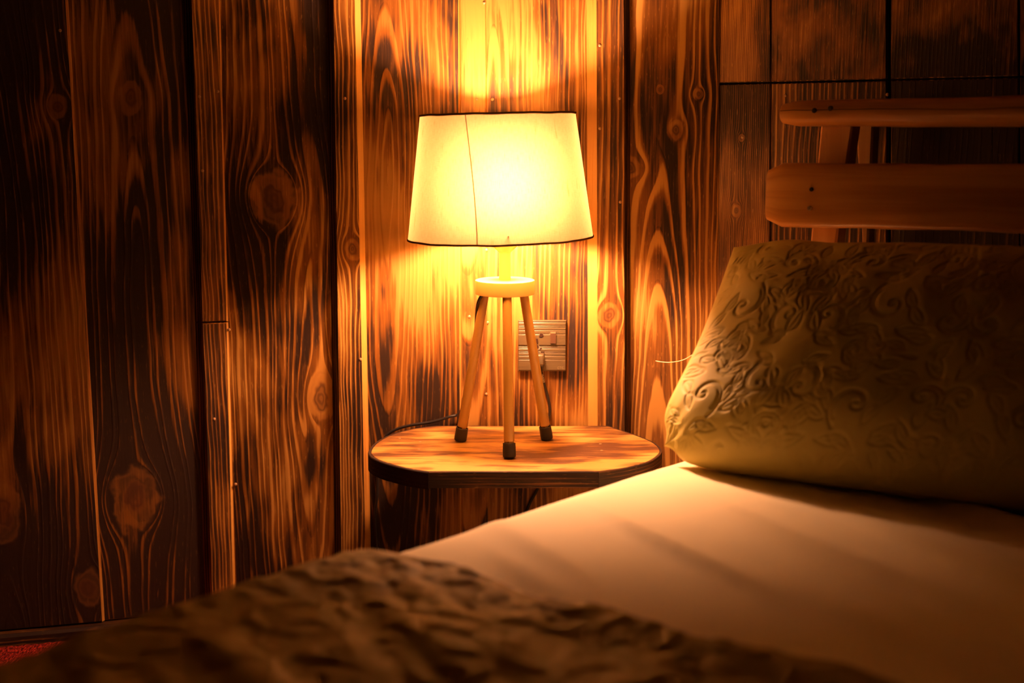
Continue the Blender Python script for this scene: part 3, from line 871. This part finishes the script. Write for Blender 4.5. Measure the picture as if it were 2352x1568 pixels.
# upper log rail
def rail(name, off, ctr, rad, a0_, a1_, mat, N=60, seg=24, flat=1.0, endtaper=.012):
    rings = []; uvs = []
    for k in range(N+1):
        t = k/N; a = a0_+(a1_-a0_)*t
        zc, rz, rn = ctr(a), rad(a)[0], rad(a)[1]
        e = min(a-a0_, a1_-a)
        sc = 1.0 if e > endtaper else .80+.20*math.sqrt(max(0, 1-(1-e/endtaper)**2))
        ring = []; uv = []
        for i in range(seg):
            th = 2*PI*i/seg
            c, s_ = math.cos(th), math.sin(th)
            if flat != 1.0:
                c = math.copysign(abs(c)**flat, c); s_ = math.copysign(abs(s_)**flat, s_)
            wob = 1+.05*mnoise.noise(Vector((a*9, c*1.3, s_*1.3+off*7)))
            ring.append(WR.pt(a, zc+rz*s_*sc*wob, off+rn*c*sc*wob)); uv.append((rz*s_*1.2+.0001, a))
        rings.append(ring); uvs.append(uv)
    return loft(name, rings, mat, bed, uv=uvs, angle=math.radians(60))
ofr = .20
ra0, zt1 = hb(1805, 236, ofr); _, zb1 = hb(1805, 293, ofr)
ra1, zt2 = hb(2352, 215, ofr); _, zb2 = hb(2352, 288, ofr)
def lerp(a, x0, y0, x1, y1): return y0+(y1-y0)*(a-x0)/(x1-x0)
zc = lambda a: lerp(a, ra0, (zt1+zb1)/2, ra1, (zt2+zb2)/2) + .002*math.sin(a*9)
rr = lambda a: (max(.015, lerp(a, ra0, (zt1-zb1)/2, ra1, (zt2-zb2)/2)) if a < ra1+.15 else (zt2-zb2)/2*1.2,)*1 + (.026,)
top_rail = rail('top_rail', ofr, zc, rr, ra0, 1.62, pinel)
ofp = .205
pa0, pt1 = hb(1760, 377, ofp+.02); _, pb1 = hb(1790, 522, ofp+.02)
pa1, pt2 = hb(2352, 377, ofp+.02); _, pb2 = hb(2352, 536, ofp+.02)
pz = lambda a: lerp(a, pa0, (pt1+pb1)/2, pa1, (pt2+pb2)/2) if a < pa1+.2 else (pt2+pb2)/2
ph_ = lambda a: (lerp(a, pa0, (pt1-pb1)/2, pa1, (pt2-pb2)/2) if a < pa1+.2 else (pt2-pb2)/2, .022)
plank = rail('headboard_plank', ofp, pz, ph_, pa0, 1.64, pinem, flat=.42, endtaper=.02, seg=40)
# posts: leaning, behind the rails
def post(name, pts_px, off_top, off_bot, mat, z_bot=0.0, th=.03, bot_w=None, shift=0.0):
    (l0, r0, y0), (l1, r1, y1) = pts_px
    aL0, zz0 = hb(l0, y0, off_top); aR0, _ = hb(r0, y0, off_top)
    aL1, zz1 = hb(l1, y1, off_bot); aR1, _ = hb(r1, y1, off_bot)
    rings = []; uvs = []
    zt = zz0+.03
    for k in range(9):
        z = z_bot + (zt-z_bot)*k/8
        t = (z-zz0)/(zz1-zz0)
        aL = aL0+(aL1-aL0)*t; aR = aR0+(aR1-aR0)*t; o = off_top+(off_bot-off_top)*t
        if t > 1:
            tt = t-1; aL = aL1+(aL1-aL0)*tt*.3; aR = aR1+(aR1-aR0)*tt*.3; o = off_bot+(off_bot-off_top)*tt*.35
        aL += shift; aR += shift
        c = .003
        ring = [(aL+c, o), (aR-c, o), (aR, o-c), (aR, o-th+c), (aR-c, o-th), (aL+c, o-th), (aL, o-th+c), (aL, o-c)]
        rings.append([WR.pt(a, z, oo) for a, oo in ring]); uvs.append([(a-oo, z) for a, oo in ring])
    return loft(name, rings, mat, bed, uv=uvs, angle=math.radians(30))
post('post', ((1884, 1957, 296), (1858, 1916, 580)), .178, .188, pinep, th=.035)
post('post', ((1884, 1957, 296), (1858, 1916, 580)), .178, .188, pinep, th=.035, shift=1.15)
post('rear_brace', ((1966, 2005, 296), (1981, 1993, 580)), .07, .07, pineb, z_bot=.55, th=.03)
# fixings
darkm = plain('dark_bolt_hole', (0.02, 0.012, 0.008), 0.7, 0.3)
def bolt(px, py, off, mat, r):
    a, z = hb(px, py, off)
    q = Vector((0, 0, 1)).rotation_difference(WR.n)
    M = Matrix.Translation(WR.pt(a, z, off)) @ q.to_matrix().to_4x4()
    return lathe('bolt', [(0, .0015), (r*.7, .0012), (r, .0), (r, -.004), (0, -.004)], mat, bed, seg=16, M=M)
b = bolt(1870, 254, ofr+.0255, darkm, .0038); b = bolt(1907, 249, ofr+.0255, darkm, .0038)
b = bolt(1863, 435, ofp+.0235, darkm, .003)
bs = bolt(1859, 478, ofp+.0240, plain('steel_bolt', (0.55, 0.45, 0.28), .3, .6, Metallic=.7), .0034)
bs['label'] = 'shiny steel bolt'
# side rails and legs of the frame under the mattress
def bbox(name, w0, w1, e0, e1, z0, z1, mat):
    c = bedpt((w0+w1)/2, (e0+e1)/2, (z0+z1)/2)
    M = Matrix(((wd.x, sd.x, 0, c.x), (wd.y, sd.y, 0, c.y), (0, 0, 1, c.z), (0, 0, 0, 1)))
    return box(name, M, abs(w1-w0), abs(e1-e0), z1-z0, mat, bed, .004)
bbox('side_rail', .03, .065, .03, ML-.03, .10, .19, pinem)
bbox('side_rail', MW-.065, MW-.03, .03, ML-.03, .10, .19, pinem)
bbox('foot_rail', .03, MW-.03, ML-.07, ML-.03, .10, .19, pinem)
bbox('bed_base', .05, MW-.05, .05, ML-.05, .165, .193, pineb)
for w in (.06, MW-.06):
    for e in (.12, ML-.06): bbox('leg', w-.03, w+.03, e-.03, e+.03, 0.0, .17, pinem)

# ------------------------------------------------------------------ damask relief (height field of scrolls and leaves)
def damask_tile(S=.26, N=210, w=.0022, seed=3):
    rng = random.Random(seed)
    strokes = []
    def spiral(cx, cy, r0, turns, a0_, sgn, wd_=1.0, decay=.30):
        pts = []
        n = int(60*turns)
        for k in range(n+1):
            th = 2*PI*turns*k/n
            r = r0*math.exp(-decay*th)
            pts.append((cx+r*math.cos(a0_+sgn*th), cy+r*math.sin(a0_+sgn*th)))
        strokes.append((pts, wd_))
        return pts
    def leaf(x, y, ang, L, bend=.5, fat=.30):
        for s in (-1, 1):
            pts = []
            for k in range(15):
                t = k/14
                off = s*fat*L*math.sin(PI*t)**.8*(1-.35*t) + bend*L*t*t*.6
                pts.append((x+L*t*math.cos(ang)-off*math.sin(ang), y+L*t*math.sin(ang)+off*math.cos(ang)))
            strokes.append((pts, .8))
        pts = [(x+L*t*math.cos(ang)-bend*L*t*t*.6*math.sin(ang), y+L*t*math.sin(ang)+bend*L*t*t*.6*math.cos(ang)) for t in [k/10*.75 for k in range(11)]]
        strokes.append((pts, .6))
    cs = [(.06, .06, .052, 1), (.19, .07, .046, -1), (.125, .165, .05, 1), (.03, .19, .036, -1), (.225, .19, .042, 1), (.12, .02, .03, -1), (.12, .245, .03, 1), (.0, .12, .03, 1), (.26, .12, .03, -1)]
    cs = [(a*S/.26, b*S/.26, c*S/.26, d) for a, b, c, d in cs]
    for cx, cy, r, sg in cs:
        a = rng.random()*6.28
        spiral(cx, cy, r, 1.5, a, sg); spiral(cx, cy, r*.78, 1.15, a+.25, sg, .8)
        for k in range(5):
            th = a + sg*(-.4+.85*k)
            rr_ = r*1.06
            leaf(cx+rr_*math.cos(th), cy+rr_*math.sin(th), th+sg*.9, (.034+.014*rng.random())*S/.26, .5*sg, .26)
    for _ in range(34):
        leaf(rng.random()*S, rng.random()*S, rng.random()*6.28, (.028+.02*rng.random())*S/.26, rng.choice((-.6, .6)), .28)
    g = np.linspace(0, S, N); X, Y = np.meshgrid(g, g)
    H = np.zeros_like(X)
    for pts, ww in strokes:
        P = np.array(pts); d2 = np.full(X.shape, 1e9)
        for a_, b_ in zip(P[:-1], P[1:]):
            ab = b_-a_; L2 = (ab**2).sum()+1e-12
            lo = np.minimum(a_, b_)-4*w; hi = np.maximum(a_, b_)+4*w
            i0, i1 = np.searchsorted(g, lo[0]), np.searchsorted(g, hi[0]); j0, j1 = np.searchsorted(g, lo[1]), np.searchsorted(g, hi[1])
            if i1 <= i0 or j1 <= j0: continue
            xs = X[j0:j1, i0:i1]; ys = Y[j0:j1, i0:i1]
            t = np.clip(((xs-a_[0])*ab[0]+(ys-a_[1])*ab[1])/L2, 0, 1)
            dd = (xs-a_[0]-t*ab[0])**2+(ys-a_[1]-t*ab[1])**2
            d2[j0:j1, i0:i1] = np.minimum(d2[j0:j1, i0:i1], dd)
        H = np.maximum(H, ww*np.exp(-d2/(w*w)))
    return H, S, N
def sample_tile(T, U, V):
    H, S, N = T
    def tri(x):
        x = np.mod(x/S, 2.0); return np.where(x > 1, 2-x, x)
    u = tri(U)*(N-1); v = tri(V)*(N-1)
    i = np.clip(u.astype(int), 0, N-2); j = np.clip(v.astype(int), 0, N-2)
    fu = u-i; fv = v-j
    return (H[j, i]*(1-fu)+H[j, i+1]*fu)*(1-fv)+(H[j+1, i]*(1-fu)+H[j+1, i+1]*fu)*fv
tileP = damask_tile(S=.21, N=220, w=.0021)

def damask_mat(name, col, dark=None):
    n = NT(name)
    a = n.noise(n.objc(), 700, 2.0)
    b = n.noise(n.objc(), 9, 2.0)
    c = n.mix(b, tuple(x*.90 for x in col), tuple(x*1.1 for x in col))
    return n.done(n.bsdf(c, 0.62, 0.3, n.bump(a, 0.12, 0.0006)))
pilm = damask_mat('olive_damask', (0.45, 0.38, 0.085))
blm = damask_mat('olive_damask_blanket', (0.35, 0.265, 0.058))

# ------------------------------------------------------------------ pillow
def make_pillow():
    bl_ = Vector((.182, 1.725, .448))
    tl = Vector((.327, 1.862, .729))
    u = Vector((math.cos(math.radians(29)), -math.sin(math.radians(29)), 0))
    vvec = tl-bl_
    Hh = vvec.length; vh = vvec.normalized()
    Wd = .74
    n = u.cross(vh).normalized()
    if n.y > 0: n = -n
    nu, nv = 460, 230
    s = np.linspace(0, 1, nu+1); t = np.linspace(0, 1, nv+1)
    # denser towards the rims
    s = .5-.5*np.cos(PI*s)*.0 - .5*(1-2*s) ; s = np.clip(s, 0, 1)
    S, T = np.meshgrid(s, t)
    def bulge(x, p): return np.power(np.clip(1-np.abs(2*x-1)**p, 0, 1), .5)
    prof = np.power(np.clip(1-np.abs(2*S-1)**2.5, 0, 1), .40+.20*np.clip(T/.5, 0, 1))*np.power(np.clip(1-np.abs(2*T-1)**2.8, 0, 1), .5)
    U = S*Wd; V = T*Hh
    rel = sample_tile(tileP, U+.03, V*1.15+.04)
    soft = np.zeros_like(S)
    for j in range(0, nv+1, 1):
        for i in range(0, nu+1, 4):
            q = .006*mnoise.noise(Vector((S[j, i]*7, T[j, i]*3.5, 2.2))) + .004*mnoise.noise(Vector((S[j, i]*14, T[j, i]*7, 8.2)))
            soft[j, i:i+4] = q
    k = np.ones(5)/5
    soft = np.apply_along_axis(lambda r: np.convolve(np.pad(r, 2, mode='edge'), k, 'valid'), 1, soft)
    # gathers radiating from the lower left corner
    rad = np.hypot(U, V*1.2); ang = np.arctan2(V, U+1e-6)
    gath = .0012*np.sin(ang*17+1.0)*np.exp(-(rad/.10)**2)
    edge = np.clip(np.minimum(np.minimum(S, 1-S)*Wd, np.minimum(T, 1-T)*Hh)/.02, 0, 1)
    front = .105*prof + (soft + gath - .0023*rel)*edge
    bk = .055*prof
    # outline: corners drawn in a little, edges bowed
    cu = .011*np.sin(PI*T)*(1-2*S)
    cv = .010*np.sin(PI*np.clip(S, 0, 1))*(2*T-1) + .010*np.exp(-((S-.11)/.08)**2)*T
    # the lower left corner is stuffed round, the upper left one stays a point
    dcor = np.exp(-((S*Wd)**2+(T*Hh)**2)/.047**2)
    cu = cu + .026*dcor
    cv = cv + .020*dcor
    base = np.array(bl_)[None, None, :]
    ua, va, na = np.array(u), np.array(vh), np.array(n)
    P0 = base + (U+cu)[..., None]*ua + (V+cv)[..., None]*va
    Fp = P0 + front[..., None]*na; Bk = P0 - bk[..., None]*na
    # rest on the mattress
    for arr in (Fp, Bk):
        for j in range(nv+1):
            for i in range(nu+1):
                if arr[j, i, 2] < MZ+.025:
                    q_ = Vector(arr[j, i]); w_, e_ = tobed(q_)
                    arr[j, i, 2] = max(arr[j, i, 2], MZ+sheet_h(Vector((q_.x, q_.y, 0)), w_, e_)+.0015)
    m = (nu+1)*(nv+1)
    vf = Fp.reshape(-1, 3); vb = Bk.reshape(-1, 3)
    idx = np.arange(m).reshape(nv+1, nu+1)
    q = np.stack([idx[:-1, :-1], idx[:-1, 1:], idx[1:, 1:], idx[1:, :-1]], -1).reshape(-1, 4)
    # back shares the rim vertices of the front
    remap = np.arange(m)+m
    rim = np.zeros((nv+1, nu+1), bool); rim[0] = rim[-1] = True; rim[:, 0] = rim[:, -1] = True
    rimf = rim.reshape(-1); remap[rimf] = np.arange(m)[rimf]
    qb = remap[q][:, ::-1]
    verts = np.concatenate([vf, vb]); faces = np.concatenate([q, qb])
    used = np.zeros(2*m, bool); used[faces.ravel()] = True
    new = np.cumsum(used)-1
    verts = verts[used]; faces = new[faces]
    o = mesh_obj('pillow', verts.tolist(), faces.tolist(), pilm, None, angle=None)
    return fix_normals(o), (bl_, u, vh, n, Wd, Hh)
pillow, PF = make_pillow()
tag(pillow, 'olive green embossed damask pillow leaning against the headboard rails', 'pillow')
threadm = plain('pale_thread', (0.75, 0.55, 0.30), .6, .3)
tp = [WB.hitp(1506, 828.5, .16), WB.hitp(1516, 830.5, .17), WB.hitp(1535, 832, .19), WB.hitp(1558, 829.5, .22), WB.hitp(1575, 824, .25)]
tp.append(on_y(1592, 814, 1.84)); tp.append(on_y(1612, 806, 1.80))
th = tube('loose_thread', catmull(tp, 6), .0007, threadm, pillow, seg=6)
th['label'] = 'pale loose thread'

# ------------------------------------------------------------------ blanket
bpx = [(880, 1264), (940, 1272), (1000, 1284), (1070, 1300), (1140, 1323), (1190, 1345), (1260, 1370), (1330, 1385), (1420, 1402), (1500, 1430), (1600, 1455), (1680, 1472), (1760, 1490), (1850, 1510), (1960, 1537), (2080, 1580)]
bw = [tobed(on_z(x, y, MZ+.016)) for x, y in bpx]
bw.sort()
bW = np.array([b[0] for b in bw]); bE = np.array([b[1] for b in bw])
slope_end = (bE[-1]-bE[-5])/(bW[-1]-bW[-5])
def edge_e(w):
    if w < bW[0]: return bE[0]+(bW[0]-w)*.15
    if w > bW[-1]: return bE[-1]+slope_end*(w-bW[-1])*.6
    return float(np.interp(w, bW, bE))
tileB = damask_tile(S=.24, N=200, w=.0046, seed=11)
def make_blanket():
    nu, nv = 400, 250
    hang = .22; r = .077
    verts = []
    half = MW/2+.007
    su = np.linspace(-(half-r+r*PI/2+hang), (half-r+r*PI/2+hang*.3), nu+1)
    es = np.concatenate([np.linspace(0, .05, 16)[:-1], np.linspace(.05, 1.0, nv+1-15)])
    Lmax = ML+.01
    UU, VV = np.meshgrid(su, es)
    rel = sample_tile(tileB, UU*1.0+.1, VV*1.4)
    for jj, t in enumerate(es):
        for ii, a in enumerate(su):
            x, dx = fold(a, half, r, hang)
            w = x+MW/2
            wq = min(max(w, .0), MW)
            e0 = edge_e(wq)
            e = e0 + (Lmax-e0)*t
            dist = (Lmax-e0)*t
            lift = .0175*math.sqrt(max(0, 1-(1-min(1, dist/.014))**2))
            p = bedpt(w, e, 0)
            hz = (.010*mnoise.noise(Vector((p.x*5, p.y*5, 7.7))) + .006*mnoise.noise(Vector((p.x*13, p.y*13, 1.7))))*min(1, .05+max(0, w)/.3)
            hz = (hz+.003)*min(1, dist/.06) - .0044*rel[jj, ii]*min(1, dist/.012)
            # lip of the folded edge
            hz += .010*math.exp(-((dist-.03)/.03)**2)*(.6+mnoise.noise(Vector((w*7, 0, 3.3))))*min(1, max(0, w)/.3)
            hz = max(hz, -lift*.9)
            k = max(0.0, 1-dx/.06)
            z = MZ + sheet_h(p, w, e)*k + .0025 + lift - dx + hz*k
            if dx > .02: p -= wd*math.copysign(max(0, hz)*.8+.004, -x)
            p.z = z
            verts.append(p)
    faces = [(j*(nu+1)+i, j*(nu+1)+i+1, (j+1)*(nu+1)+i+1, (j+1)*(nu+1)+i) for j in range(nv) for i in range(nu)]
    o = mesh_obj('blanket', verts, faces, blm, None, angle=None)
    return o
blanket = make_blanket()
tag(blanket, 'olive brown embossed blanket spread over the foot half of the bed', 'blanket')

# ------------------------------------------------------------------ world and lights
w = bpy.data.worlds.new('world'); SC.world = w; w.use_nodes = True
bg = w.node_tree.nodes.get('Background')
bg.inputs[0].default_value = (1.0, 0.5, 0.2, 1); bg.inputs[1].default_value = 0.002
SC.cycles.max_bounces = 8
SC.cycles.diffuse_bounces = 5
SC.cycles.sample_clamp_indirect = 12
SC.cycles.use_denoising = True
